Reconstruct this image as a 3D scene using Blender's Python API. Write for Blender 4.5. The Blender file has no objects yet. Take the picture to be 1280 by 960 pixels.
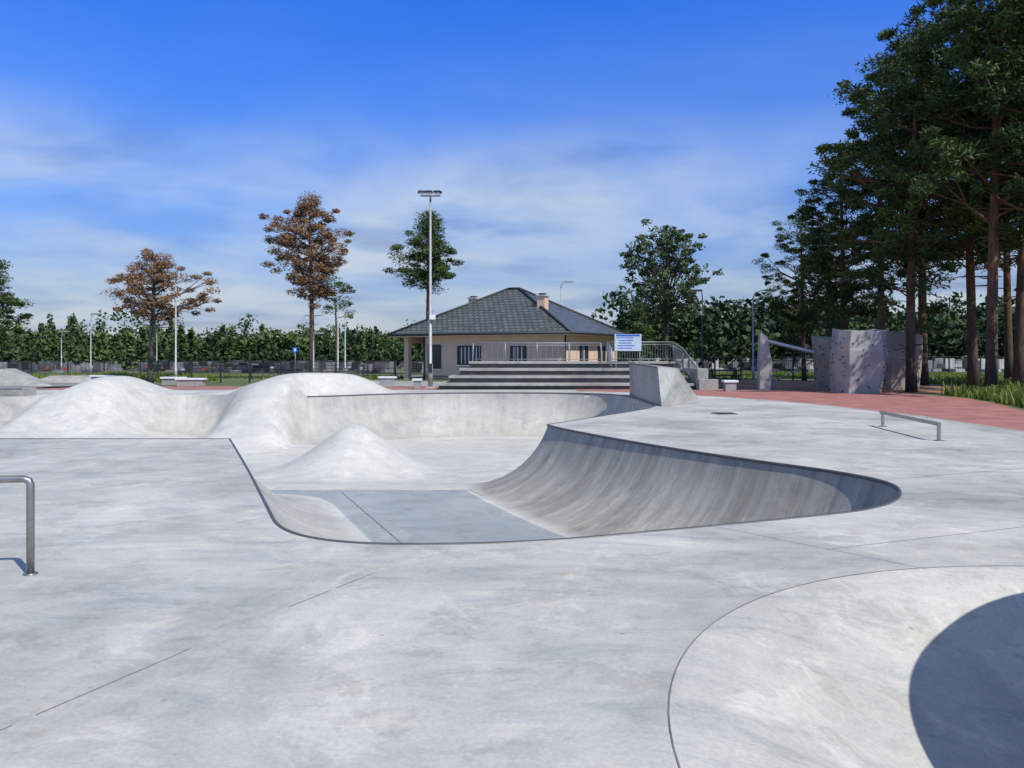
import bpy, math, random
import numpy as np
from mathutils import Vector, Matrix
from mathutils.geometry import delaunay_2d_cdt

scene = bpy.context.scene
scene.view_settings.view_transform = 'Standard'
scene.view_settings.look = 'None'
scene.view_settings.exposure = 0
rng = np.random.default_rng(7)
random.seed(7)

# ------------------------------------------------------------------ materials
def new_mat(name):
    m = bpy.data.materials.new(name); m.use_nodes = True
    nt = m.node_tree
    return m, nt, nt.nodes['Principled BSDF']

def N(nt, typ, **kw):
    n = nt.nodes.new(typ)
    for k, v in kw.items():
        setattr(n, k, v)
    return n

def ramp(nt, stops, interp='LINEAR'):
    r = nt.nodes.new('ShaderNodeValToRGB'); cr = r.color_ramp; cr.interpolation = interp
    while len(cr.elements) < len(stops): cr.elements.new(0.5)
    for e, (p, c) in zip(cr.elements, stops):
        e.position = p; e.color = (*c, 1) if len(c) == 3 else c
    return r

def noise(nt, vec, scale, detail=4, rough=0.55, dist=0.0):
    n = nt.nodes.new('ShaderNodeTexNoise'); n.inputs['Scale'].default_value = scale
    n.inputs['Detail'].default_value = detail; n.inputs['Roughness'].default_value = rough
    n.inputs['Distortion'].default_value = dist
    if vec is not None: nt.links.new(vec, n.inputs['Vector'])
    return n

def mixc(nt, fac, a, b, blend='MIX'):
    m = nt.nodes.new('ShaderNodeMix'); m.data_type = 'RGBA'; m.blend_type = blend
    for sock, v in ((m.inputs[0], fac), (m.inputs[6], a), (m.inputs[7], b)):
        if isinstance(v, (int, float)): sock.default_value = v
        elif isinstance(v, tuple): sock.default_value = (*v, 1)
        else: nt.links.new(v, sock)
    return m.outputs[2]

def simple(name, col, rough=0.7, metal=0.0, var=0.15, scale=3.0, bump=0.0):
    m, nt, b = new_mat(name)
    tc = N(nt, 'ShaderNodeTexCoord')
    n = noise(nt, tc.outputs['Object'], scale)
    lo = tuple(c * (1 - var) for c in col); hi = tuple(min(1, c * (1 + var)) for c in col)
    r = ramp(nt, [(0.3, lo), (0.7, hi)])
    nt.links.new(n.outputs['Fac'], r.inputs['Fac']); nt.links.new(r.outputs['Color'], b.inputs['Base Color'])
    b.inputs['Roughness'].default_value = rough; b.inputs['Metallic'].default_value = metal
    if bump:
        bp = N(nt, 'ShaderNodeBump'); bp.inputs['Strength'].default_value = bump; bp.inputs['Distance'].default_value = 0.02
        n2 = noise(nt, tc.outputs['Object'], scale * 8)
        nt.links.new(n2.outputs['Fac'], bp.inputs['Height']); nt.links.new(bp.outputs['Normal'], b.inputs['Normal'])
    return m

def concrete(name, bowl=False, lo=(0.32, 0.32, 0.305), mid=(0.44, 0.435, 0.41), hi=(0.56, 0.55, 0.515), k=1.0):
    m, nt, b = new_mat(name)
    tc = N(nt, 'ShaderNodeTexCoord'); P = tc.outputs['Object']
    big = noise(nt, P, 0.42, 7, 0.66, 0.6)
    r1 = ramp(nt, [(0.33, lo), (0.5, mid), (0.68, hi)])
    nt.links.new(big.outputs['Fac'], r1.inputs['Fac'])
    mp = N(nt, 'ShaderNodeMapping'); mp.inputs['Rotation'].default_value = (0, 0, 0.45); mp.inputs['Scale'].default_value = (0.6, 1.8, 1)
    nt.links.new(P, mp.inputs['Vector'])
    n2 = noise(nt, mp.outputs['Vector'], 1.6, 8, 0.74, 1.2)
    r2 = ramp(nt, [(0.32, (0.72, 0.76, 0.80)), (0.46, (0.95, 0.965, 0.98)), (0.54, (1, 1, 1)), (0.68, (1.17, 1.14, 1.07))])
    nt.links.new(n2.outputs['Fac'], r2.inputs['Fac'])
    c = mixc(nt, 0.88 * k, r1.outputs['Color'], r2.outputs['Color'], 'MULTIPLY')
    n3 = noise(nt, P, 1.5, 7, 0.7, 0.3)
    r3 = ramp(nt, [(0.54, (1, 1, 1)), (0.58, (0.83, 0.83, 0.81)), (0.65, (0.9, 0.895, 0.88)), (0.74, (1.02, 1.02, 1.0))])
    nt.links.new(n3.outputs['Fac'], r3.inputs['Fac'])
    c = mixc(nt, 0.8 * k, c, r3.outputs['Color'], 'MULTIPLY')
    n5 = noise(nt, P, 0.9, 6, 0.65, 1.5)
    r5 = ramp(nt, [(0.57, (1, 1, 1)), (0.62, (1.19, 1.18, 1.16)), (0.72, (1.08, 1.08, 1.06))])
    nt.links.new(n5.outputs['Fac'], r5.inputs['Fac'])
    c = mixc(nt, 0.85 * k, c, r5.outputs['Color'], 'MULTIPLY')
    n4 = noise(nt, P, 38, 4, 0.78)
    r4 = ramp(nt, [(0.3, (0.83, 0.83, 0.83)), (0.7, (1.11, 1.11, 1.11))])
    nt.links.new(n4.outputs['Fac'], r4.inputs['Fac'])
    c = mixc(nt, 0.85 * max(k, 0.6), c, r4.outputs['Color'], 'MULTIPLY')
    v = N(nt, 'ShaderNodeTexVoronoi'); v.inputs['Scale'].default_value = 2.1; nt.links.new(P, v.inputs['Vector'])
    rv = ramp(nt, [(0.0, (0.45, 0.44, 0.4)), (0.022, (0.7, 0.7, 0.68)), (0.04, (1, 1, 1))])
    nt.links.new(v.outputs['Distance'], rv.inputs['Fac'])
    c = mixc(nt, 0.8, c, rv.outputs['Color'], 'MULTIPLY')
    if bowl:
        at = N(nt, 'ShaderNodeAttribute', attribute_name='tp')
        sp = N(nt, 'ShaderNodeSeparateXYZ'); nt.links.new(at.outputs['Vector'], sp.inputs[0])
        ms = N(nt, 'ShaderNodeMapping'); ms.inputs['Scale'].default_value = (3.2, 0.5, 1)
        nt.links.new(at.outputs['Vector'], ms.inputs['Vector'])
        ns = noise(nt, ms.outputs['Vector'], 1.0, 8, 0.74, 0.5)
        rs = ramp(nt, [(0.34, (0.44, 0.42, 0.385)), (0.47, (0.58, 0.565, 0.53)), (0.56, (0.67, 0.66, 0.625)), (0.70, (0.86, 0.85, 0.81))])
        nt.links.new(ns.outputs['Fac'], rs.inputs['Fac'])
        mk = N(nt, 'ShaderNodeMapRange'); mk.inputs[1].default_value = 1.6; mk.inputs[2].default_value = 2.0
        mk.inputs[3].default_value = 1.0; mk.inputs[4].default_value = 0.0
        nt.links.new(sp.outputs[1], mk.inputs[0])
        mk2 = N(nt, 'ShaderNodeMath', operation='MULTIPLY'); nt.links.new(mk.outputs[0], mk2.inputs[0]); nt.links.new(sp.outputs[2], mk2.inputs[1])
        c = mixc(nt, mk2.outputs[0], c, mixc(nt, 1.0, c, rs.outputs['Color'], 'MULTIPLY'))
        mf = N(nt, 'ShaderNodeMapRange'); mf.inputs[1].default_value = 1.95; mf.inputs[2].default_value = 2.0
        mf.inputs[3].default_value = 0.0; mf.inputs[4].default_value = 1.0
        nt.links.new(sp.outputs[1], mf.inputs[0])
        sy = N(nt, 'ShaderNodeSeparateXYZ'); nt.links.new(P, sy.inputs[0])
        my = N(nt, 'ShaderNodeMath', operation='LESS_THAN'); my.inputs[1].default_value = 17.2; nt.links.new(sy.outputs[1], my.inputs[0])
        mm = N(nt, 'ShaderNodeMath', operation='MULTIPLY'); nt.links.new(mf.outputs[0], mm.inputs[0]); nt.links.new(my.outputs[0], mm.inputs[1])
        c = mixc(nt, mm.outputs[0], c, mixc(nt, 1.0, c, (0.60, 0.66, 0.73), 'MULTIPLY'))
    nt.links.new(c, b.inputs['Base Color'])
    rr = N(nt, 'ShaderNodeMapRange'); rr.inputs[3].default_value = 0.45; rr.inputs[4].default_value = 0.8
    nt.links.new(n2.outputs['Fac'], rr.inputs[0]); nt.links.new(rr.outputs[0], b.inputs['Roughness'])
    b.inputs['Specular IOR Level'].default_value = 0.3
    bp = N(nt, 'ShaderNodeBump'); bp.inputs['Strength'].default_value = 0.2 * k; bp.inputs['Distance'].default_value = 0.01
    nt.links.new(n4.outputs['Fac'], bp.inputs['Height'])
    nt.links.new(bp.outputs['Normal'], b.inputs['Normal'])
    return m

BC = ((0.43, 0.425, 0.405), (0.50, 0.495, 0.47), (0.565, 0.555, 0.52))
M_deck = concrete('deck_concrete')
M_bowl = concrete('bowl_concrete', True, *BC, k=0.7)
M_hump = concrete('hump_concrete', False, *BC, k=0.7)
M_bowl2 = concrete('bowl_concrete_rough', False, (0.40, 0.39, 0.365), (0.48, 0.47, 0.44), (0.58, 0.57, 0.53))
M_block = concrete('cast_concrete', False, (0.26, 0.26, 0.245), (0.34, 0.34, 0.32), (0.43, 0.425, 0.405))
M_risershade_plinth = simple('riser_shade_and_plinth', (0.11, 0.105, 0.1), 0.85, var=0.3, scale=2)  # shade on the bleacher risers painted as dark colour; house plinth shares it
M_cop = simple('coping_steel', (0.11, 0.115, 0.12), 0.5, 0.4)
M_joint = simple('joint_dark', (0.22, 0.22, 0.21), 0.9, var=0.35, scale=4)
M_joint2 = simple('joint_darker', (0.16, 0.155, 0.145), 0.9, var=0.4, scale=4)
M_steel = simple('brushed_steel', (0.33, 0.32, 0.31), 0.38, 0.85, var=0.2, scale=12)
M_galv = simple('galvanised_steel', (0.36, 0.38, 0.39), 0.5, 0.35)
M_dark = simple('dark_metal', (0.03, 0.033, 0.038), 0.5, 0.2)
M_white = simple('white_paint', (0.7, 0.72, 0.74), 0.6, var=0.08)
M_rail = simple('rail_steel', (0.3, 0.32, 0.34), 0.45, 0.4)
M_red = simple('red_paving', (0.32, 0.135, 0.115), 0.85, var=0.25, scale=1.2, bump=0.3)
M_asph = simple('asphalt', (0.2, 0.2, 0.2), 0.9, var=0.2, scale=0.6, bump=0.2)
M_wall = simple('beige_render', (0.64, 0.47, 0.36), 0.9, var=0.06, scale=1.5, bump=0.1)
M_kerb = simple('kerb_concrete', (0.42, 0.42, 0.4), 0.85)
M_soil = simple('sandy_soil', (0.26, 0.14, 0.075), 0.95, var=0.45, scale=0.9, bump=0.5)
M_grave = simple('grave_granite', (0.08, 0.08, 0.085), 0.35, var=0.5, scale=0.8)
M_grave2 = simple('grave_granite_grey', (0.2, 0.2, 0.2), 0.5, var=0.4, scale=0.8)
M_blue = simple('blue_sign', (0.02, 0.12, 0.5), 0.5)
M_board = simple('board_panel', (0.45, 0.55, 0.66), 0.5, var=0.1)
M_rock = simple('climbing_shell', (0.31, 0.31, 0.30), 0.9, var=0.22, scale=1.1, bump=0.35)
M_rock2 = simple('climbing_shell_tan', (0.30, 0.255, 0.21), 0.9, var=0.25, scale=1.1, bump=0.35)
M_hold = simple('red_holds', (0.4, 0.06, 0.04), 0.6)
M_hold2 = simple('dark_holds', (0.05, 0.05, 0.06), 0.6)

def grass_mat(name, a, b_, c_):
    m, nt, b = new_mat(name)
    tc = N(nt, 'ShaderNodeTexCoord')
    n = noise(nt, tc.outputs['Object'], 0.12, 8, 0.7, 0.4)
    r = ramp(nt, [(0.32, a), (0.5, b_), (0.7, c_)])
    nt.links.new(n.outputs['Fac'], r.inputs['Fac'])
    n2 = noise(nt, tc.outputs['Object'], 4, 5, 0.7)
    r2 = ramp(nt, [(0.3, (0.6, 0.6, 0.6)), (0.7, (1.3, 1.3, 1.2))]); nt.links.new(n2.outputs['Fac'], r2.inputs['Fac'])
    nt.links.new(mixc(nt, 1.0, r.outputs['Color'], r2.outputs['Color'], 'MULTIPLY'), b.inputs['Base Color'])
    b.inputs['Roughness'].default_value = 0.95
    return m
M_grass = grass_mat('grass', (0.05, 0.085, 0.02), (0.09, 0.12, 0.035), (0.15, 0.15, 0.06))

def leaf_mat(name, dark, light, trans=0.0):
    m, nt, b = new_mat(name)
    at = N(nt, 'ShaderNodeAttribute', attribute_name='tint')
    r = ramp(nt, [(0.0, dark), (1.0, light)])
    nt.links.new(at.outputs['Fac'], r.inputs['Fac'])
    nt.links.new(r.outputs['Color'], b.inputs['Base Color'])
    b.inputs['Roughness'].default_value = 0.65
    b.inputs['Specular IOR Level'].default_value = 0.2
    if trans > 0:
        out = nt.nodes['Material Output']
        tr = N(nt, 'ShaderNodeBsdfTranslucent'); nt.links.new(r.outputs['Color'], tr.inputs['Color'])
        ms = N(nt, 'ShaderNodeMixShader'); ms.inputs[0].default_value = trans
        nt.links.new(b.outputs[0], ms.inputs[1]); nt.links.new(tr.outputs[0], ms.inputs[2]); nt.links.new(ms.outputs[0], out.inputs['Surface'])
    return m
M_needle = leaf_mat('pine_needles', (0.020, 0.042, 0.014), (0.10, 0.15, 0.04))
M_brown = leaf_mat('dry_needles', (0.13, 0.075, 0.042), (0.32, 0.195, 0.11))
M_leafg = leaf_mat('green_leaves', (0.045, 0.08, 0.035), (0.15, 0.20, 0.10), 0.2)
M_far = leaf_mat('far_foliage', (0.016, 0.04, 0.014), (0.10, 0.155, 0.05))
M_fardk = leaf_mat('far_foliage_dark', (0.015, 0.03, 0.015), (0.05, 0.085, 0.03))
M_blade = leaf_mat('grass_blades', (0.08, 0.13, 0.02), (0.25, 0.30, 0.07), 0.2)

def bark(name, low, high):
    m, nt, b = new_mat(name)
    tc = N(nt, 'ShaderNodeTexCoord'); s = N(nt, 'ShaderNodeSeparateXYZ'); nt.links.new(tc.outputs['Object'], s.inputs[0])
    mr = N(nt, 'ShaderNodeMapRange'); mr.inputs[1].default_value = 1.0; mr.inputs[2].default_value = 6.0; nt.links.new(s.outputs[2], mr.inputs[0])
    c = mixc(nt, mr.outputs[0], low, high)
    mp = N(nt, 'ShaderNodeMapping'); mp.inputs['Scale'].default_value = (6, 6, 1.6); nt.links.new(tc.outputs['Object'], mp.inputs['Vector'])
    n = noise(nt, mp.outputs['Vector'], 2, 5, 0.7)
    r = ramp(nt, [(0.35, (0.45, 0.45, 0.45)), (0.65, (1.3, 1.3, 1.3))]); nt.links.new(n.outputs['Fac'], r.inputs['Fac'])
    nt.links.new(mixc(nt, 1, c, r.outputs['Color'], 'MULTIPLY'), b.inputs['Base Color'])
    b.inputs['Roughness'].default_value = 0.95
    bp = N(nt, 'ShaderNodeBump'); bp.inputs['Strength'].default_value = 0.8; bp.inputs['Distance'].default_value = 0.04
    nt.links.new(n.outputs['Fac'], bp.inputs['Height']); nt.links.new(bp.outputs['Normal'], b.inputs['Normal'])
    return m
M_bark = bark('pine_bark', (0.075, 0.055, 0.043), (0.17, 0.085, 0.05))
M_bark2 = bark('grey_bark', (0.08, 0.07, 0.06), (0.1, 0.085, 0.07))

def roof_mat():
    m, nt, b = new_mat('slate_roof_tiles')
    uv = N(nt, 'ShaderNodeAttribute', attribute_name='ruv')
    br = N(nt, 'ShaderNodeTexBrick'); br.inputs['Scale'].default_value = 1.0
    br.inputs['Brick Width'].default_value = 0.42; br.inputs['Row Height'].default_value = 0.36; br.inputs['Mortar Size'].default_value = 0.04
    br.inputs['Color1'].default_value = (0.075, 0.088, 0.09, 1); br.inputs['Color2'].default_value = (0.115, 0.13, 0.13, 1)
    br.inputs['Mortar'].default_value = (0.025, 0.028, 0.030, 1)
    nt.links.new(uv.outputs['Vector'], br.inputs['Vector'])
    nt.links.new(br.outputs['Color'], b.inputs['Base Color'])
    b.inputs['Roughness'].default_value = 0.45
    s = N(nt, 'ShaderNodeSeparateXYZ'); nt.links.new(uv.outputs['Vector'], s.inputs[0])
    mu = N(nt, 'ShaderNodeMath', operation='MULTIPLY'); mu.inputs[1].default_value = 1 / 0.36; nt.links.new(s.outputs[1], mu.inputs[0])
    fr = N(nt, 'ShaderNodeMath', operation='FRACT'); nt.links.new(mu.outputs[0], fr.inputs[0])
    inv = N(nt, 'ShaderNodeMath', operation='SUBTRACT'); inv.inputs[0].default_value = 1; nt.links.new(fr.outputs[0], inv.inputs[1])
    bp = N(nt, 'ShaderNodeBump'); bp.inputs['Strength'].default_value = 0.9; bp.inputs['Distance'].default_value = 0.05
    nt.links.new(inv.outputs[0], bp.inputs['Height']); nt.links.new(bp.outputs['Normal'], b.inputs['Normal'])
    return m
M_roof = roof_mat()
mg, nt, b = new_mat('window_glass'); b.inputs['Base Color'].default_value = (0.03, 0.04, 0.05, 1); b.inputs['Roughness'].default_value = 0.08
M_glass = mg

# ------------------------------------------------------------------ mesh builder
class MB:
    def __init__(s): s.v = []; s.f = []; s.mi = []; s.mats = []; s.sm = []
    def m(s, mat):
        if mat not in s.mats: s.mats.append(mat)
        return s.mats.index(mat)
    def add(s, vs, fs, mat, smooth=False):
        o = len(s.v); s.v += [tuple(v) for v in vs]; k = s.m(mat)
        for f in fs: s.f.append(tuple(o + i for i in f)); s.mi.append(k); s.sm.append(smooth)
    def box(s, c, d, mat, rot=0.0):
        cx, cy, cz = c; hx, hy, hz = d[0] / 2, d[1] / 2, d[2] / 2
        ca, sa = math.cos(rot), math.sin(rot); vs = []
        for z in (-hz, hz):
            for x, y in ((-hx, -hy), (hx, -hy), (hx, hy), (-hx, hy)):
                vs.append((cx + x * ca - y * sa, cy + x * sa + y * ca, cz + z))
        s.add(vs, [(3, 2, 1, 0), (4, 5, 6, 7), (0, 1, 5, 4), (1, 2, 6, 5), (2, 3, 7, 6), (3, 0, 4, 7)], mat)
    def tube(s, pts, rads, mat, sides=8, cap=True):
        pts = [Vector(p) for p in pts]
        if not isinstance(rads, (list, tuple)): rads = [rads] * len(pts)
        vs = []; n = len(pts); prev = None
        for i, p in enumerate(pts):
            t = (pts[min(i + 1, n - 1)] - pts[max(i - 1, 0)]).normalized()
            if prev is None:
                a = Vector((0, 0, 1)) if abs(t.z) < 0.9 else Vector((1, 0, 0)); u = t.cross(a).normalized()
            else:
                u = (prev - t * prev.dot(t)).normalized()
            prev = u; w = t.cross(u)
            for k in range(sides):
                an = 2 * math.pi * k / sides
                vs.append(p + (u * math.cos(an) + w * math.sin(an)) * rads[i])
        fs = []
        for i in range(n - 1):
            for k in range(sides):
                k2 = (k + 1) % sides
                fs.append((i * sides + k, i * sides + k2, (i + 1) * sides + k2, (i + 1) * sides + k))
        if cap:
            fs.append(tuple(range(sides - 1, -1, -1))); fs.append(tuple((n - 1) * sides + k for k in range(sides)))
        s.add(vs, fs, mat, True)
    def obj(s, name, parent=None, loc=(0, 0, 0), rotz=0, bevel=0):
        me = bpy.data.meshes.new(name); me.from_pydata(s.v, [], s.f)
        for m in s.mats: me.materials.append(m)
        me.polygons.foreach_set('material_index', s.mi); me.polygons.foreach_set('use_smooth', s.sm); me.update()
        ob = bpy.data.objects.new(name, me); scene.collection.objects.link(ob)
        ob.location = loc; ob.rotation_euler = (0, 0, rotz)
        if parent: ob.parent = parent
        if bevel:
            bv = ob.modifiers.new('bevel', 'BEVEL'); bv.width = bevel; bv.segments = 2; bv.limit_method = 'ANGLE'
        return ob

# ------------------------------------------------------------------ terrain
def sstep(t):
    t = np.clip(t, 0, 1); return t * t * (3 - 2 * t)

def hump0(x, y):
    h = 0.88 * np.exp(-(np.abs((x + 8.15) / 2.45) ** 4) - (np.abs((y - 32.1) / 2.6) ** 4))
    h2 = 0.74 * (1 - sstep((-x - 9.0) / 4.2)) * sstep((-x - 7.0) / 1.5) * np.exp(-(np.abs((y - 32.6) / 2.3) ** 4))
    h3 = 0.76 * np.exp(-(np.abs((x + 16.55) / 1.4) ** 2.0) - (np.abs((y - 32.0) / 2.1) ** 4))
    m = np.log(np.exp(h * 12) + np.exp(h2 * 12)) / 12 - np.log(2) / 12 * np.exp(-((h + h2) * 6))
    return np.maximum(m, 0) * sstep((36.2 - y) / 0.8) + h3 * sstep((36.2 - y) / 0.8)

def rollw(x, y):
    a = sstep((x + 19.4) / 1.4) * (1 - sstep((x + 15.4) / 1.6))
    b_ = sstep((x + 12.0) / 1.3) * (1 - sstep((x + 8.9) / 0.8))
    return np.maximum(a, b_) * (y > 20)

def nocop(x, y):
    return (y > 20) and (-20.5 < x < -8.3)

def resample(pts, step):
    pts = np.array(pts, float); out = []
    for i in range(len(pts)):
        a = pts[i]; b_ = pts[(i + 1) % len(pts)]; L = np.linalg.norm(b_ - a); k = max(1, int(round(L / step)))
        for j in range(k): out.append(a + (b_ - a) * j / k)
    return np.array(out)

def chaikin(pts, sharp, it=3):
    pts = [tuple(p) for p in pts]; fl = [i in sharp for i in range(len(pts))]
    for _ in range(it):
        np_, nf = [], []; n = len(pts)
        for i in range(n):
            a = np.array(pts[i]); p = np.array(pts[i - 1]); q = np.array(pts[(i + 1) % n])
            if fl[i]: np_.append(tuple(a)); nf.append(True)
            else:
                np_ += [tuple(a * .75 + p * .25), tuple(a * .75 + q * .25)]; nf += [False, False]
        pts, fl = np_, nf
    return pts

ctrl = [(-5.45, 14.8), (-3.7, 10.75), (-2.55, 8.0), (-2.15, 7.05), (-1.6, 6.6), (-0.9, 6.48), (0.2, 6.58), (1.3, 6.98), (2.9, 7.6), (3.8, 8.0),
        (4.45, 8.7), (4.85, 9.7), (4.5, 10.7), (3.85, 11.6), (2.98, 13.0), (2.13, 14.6), (1.07, 17.07), (0.84, 17.9), (2.08, 19.9), (3.77, 22.6), (4.62, 24.4),
        (4.68, 26), (4.68, 30), (4.4, 32), (3.2, 33.2), (0, 33.8), (-3, 33.5), (-5.4, 32.6), (-6.8, 31.3), (-8.2, 30.4), (-9.8, 30.4), (-11.2, 31.2), (-12.8, 31.9),
        (-14.4, 31.3), (-18, 30.4), (-24, 29.5), (-27, 26), (-27, 18), (-24, 14.8)]
rim = resample(chaikin(ctrl, {0, 17}), 0.14)
a1 = [(3.7 + 3.05 * math.cos(t), 2.9 + 2.95 * math.sin(t)) for t in np.linspace(math.pi / 2, 3 * math.pi / 2, 60)]
a2 = [(8.0 + 3.05 * math.cos(t), 2.9 + 2.95 * math.sin(t)) for t in np.linspace(-math.pi / 2, math.pi / 2, 60)]
rim2 = resample(a1 + a2, 0.14)

def dist_to(poly, P):
    A = poly; B = np.roll(poly, -1, 0); D = B - A; L2 = (D ** 2).sum(1)
    cum = np.concatenate([[0], np.cumsum(np.sqrt(L2))[:-1]])
    dist = np.empty(len(P)); arc = np.empty(len(P))
    for i in range(0, len(P), 2000):
        Q = P[i:i + 2000]
        t = np.clip(((Q[:, None, :] - A[None]) * D[None]).sum(2) / L2[None], 0, 1)
        C = A[None] + t[..., None] * D[None]; d = np.sqrt(((Q[:, None, :] - C) ** 2).sum(2))
        k = d.argmin(1); dist[i:i + 2000] = d[np.arange(len(Q)), k]; arc[i:i + 2000] = cum[k] + t[np.arange(len(Q)), k] * np.sqrt(L2[k])
    return dist, arc

def inside(poly, P):
    x, y = P[:, 0], P[:, 1]; r = np.zeros(len(P), bool); n = len(poly); j = n - 1
    for i in range(n):
        xi, yi = poly[i]; xj, yj = poly[j]
        if yi != yj:
            r ^= ((yi > y) != (yj > y)) & (x < (xj - xi) * (y - yi) / (yj - yi) + xi)
        j = i
    return r

def cdt(points, loops):
    co = []; ed = []
    for lp in loops:
        o = len(co); n = len(lp); co += [tuple(p) for p in lp]; ed += [(o + i, o + (i + 1) % n) for i in range(n)]
    co += [tuple(p) for p in points]
    v, e, f, _, _, _ = delaunay_2d_cdt([Vector(p) for p in co], ed, [], 0, 1e-5)
    V = np.array([(p.x, p.y) for p in v]); F = np.array([t for t in f if len(t) == 3])
    return V, F

def mesh_obj(name, V, Z, F, mat, smooth=True, attr=None):
    a, b_, c = V[F[:, 0]], V[F[:, 1]], V[F[:, 2]]
    cr = (b_[:, 0] - a[:, 0]) * (c[:, 1] - a[:, 1]) - (b_[:, 1] - a[:, 1]) * (c[:, 0] - a[:, 0])
    F = F.copy(); fl = cr < 0; F[fl] = F[fl][:, ::-1]
    me = bpy.data.meshes.new(name); me.from_pydata(np.column_stack([V, Z]).tolist(), [], F.tolist())
    me.materials.append(mat); me.polygons.foreach_set('use_smooth', [smooth] * len(F))
    if attr is not None:
        at = me.attributes.new('tp', 'FLOAT_VECTOR', 'POINT'); at.data.foreach_set('vector', attr.astype(np.float32).ravel())
    me.update(); ob = bpy.data.objects.new(name, me); scene.collection.objects.link(ob); return ob

def humpd(x, y, d):
    w = rollw(x, y)
    return hump0(x, y) * (w + (1 - w) * sstep(d / 1.1))

def depth(x, y):
    base = 1.4 + 0.35 * sstep((y - 17.5) / 3.5)
    return base - 0.45 * sstep((-x - 10.5) / 4.0) * sstep((y - 14) / 4)

def bowl_z(P, s):
    x, y = P[:, 0], P[:, 1]
    D = depth(x, y); L = 1.92; R = (L * L + D * D) / (2 * D)
    q = R - np.sqrt(np.maximum(R * R - (L - np.clip(s, 0, L)) ** 2, 0))
    z1 = -(D - q)
    H = hump0(x, y + 0.6 * s)                       # hump continues forward over the lip
    z2 = H - (D + H) * sstep(s / 4.0)
    w = rollw(x, y)
    z = z1 * (1 - w) + z2 * w
    r = np.sqrt((x + 4.65) ** 2 + (y - 22.6) ** 2)
    t = np.clip(1 - r / 2.95, 0, 1)
    cone = 1.5 * (0.55 * t ** 1.9 + 0.45 * sstep(t ** 1.3))
    return z + np.where(r < 2.95, cone * 0.97 - 0.1 * np.exp(-(r / 0.22) ** 2), 0)

pts = []
T = np.roll(rim, -1, 0) - np.roll(rim, 1, 0); T /= np.linalg.norm(T, axis=1)[:, None]
Nn = np.column_stack([-T[:, 1], T[:, 0]])
for s in (0.04, 0.12, 0.25, 0.42, 0.62, 0.85, 1.1, 1.4, 1.7, 1.92):
    Q = rim + Nn * s; Q = Q[::(1 if s < 1 else 2)]
    ins = inside(rim, Q); d, _ = dist_to(rim, Q); pts.append(Q[ins & (d > s * 0.97)])
gx, gy = np.meshgrid(np.arange(-27, 5, 0.35), np.arange(6.5, 34, 0.35)); G = np.column_stack([gx.ravel(), gy.ravel()])
G += rng.uniform(-.05, .05, G.shape)
G = G[inside(rim, G)]; d, _ = dist_to(rim, G); G = G[(d > 2.05) & ~((G[:, 0] < -7) & (G[:, 0] > -21) & (G[:, 1] > 25.5))]; pts.append(G)
gx, gy = np.meshgrid(np.arange(-21, -7, 0.2), np.arange(25.5, 32.5, 0.2)); G = np.column_stack([gx.ravel(), gy.ravel()])
G = G[inside(rim, G)]; d, _ = dist_to(rim, G); pts.append(G[d > 2.0])
th = []
for r in np.arange(0.0, 3.1, 0.12):
    n = max(1, int(2 * math.pi * r / 0.16))
    for k in range(n): th.append((-4.65 + r * math.cos(2 * math.pi * (k + .5 * (int(r / .12) % 2)) / n), 22.6 + r * math.sin(2 * math.pi * (k + .5 * (int(r / .12) % 2)) / n)))
th = np.array(th); pl = np.concatenate(pts); rr = np.hypot(pl[:, 0] + 4.65, pl[:, 1] - 22.6); pl = np.concatenate([pl[rr > 3.1], th])
V, F = cdt(pl, [rim]); cen = V[F].mean(1); F = F[inside(rim, cen)]
d, arc = dist_to(rim, V); Z = bowl_z(V, d)
vx, vy = V[:, 0], V[:, 1]
# streaks and darkening: strongest on the near right wall, weaker on the far walls
side = sstep((vx - (5.6 - 0.42 * vy) + 1.2) / 2.0) * (1 - sstep((vy - 17) / 4.0))
streak_amt = (0.5 + 0.5 * side) * (1 - 0.92 * rollw(vx, vy))
mesh_obj('skate_bowl', V, Z, F, M_bowl, attr=np.column_stack([arc, d, streak_amt]))

IC = (5.0, 2.5)
def b2z(P, s):
    x, y = P[:, 0], P[:, 1]
    z = -0.6 * sstep(s / 2.0)
    r = np.hypot(x - IC[0], y - IC[1])
    return z + 2.03 * (1 - sstep((r - 1.95) / 0.55))  # raised island out of view, invented and shaped to cast the foreground shadow
gx, gy = np.meshgrid(np.arange(0.5, 11.5, 0.11), np.arange(-0.2, 6.1, 0.11)); G = np.column_stack([gx.ravel(), gy.ravel()])
rr = np.hypot(G[:, 0] - IC[0], G[:, 1] - IC[1]); G = G[(rr < 1.7) | (rr > 2.6)]
ring = np.array([(IC[0] + r * math.cos(2 * math.pi * k / 150), IC[1] + r * math.sin(2 * math.pi * k / 150)) for r in np.arange(1.75, 2.6, 0.08) for k in range(150)])
G = np.concatenate([G, ring])
G = G[inside(rim2, G)]; d, _ = dist_to(rim2, G); G = G[d > 0.08]
V, F = cdt(G, [rim2]); cen = V[F].mean(1); F = F[inside(rim2, cen)]; d, arc = dist_to(rim2, V)
mesh_obj('skate_bowl', V, b2z(V, d) * np.where(d < 1e-6, 0, 1), F, M_bowl2)

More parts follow.
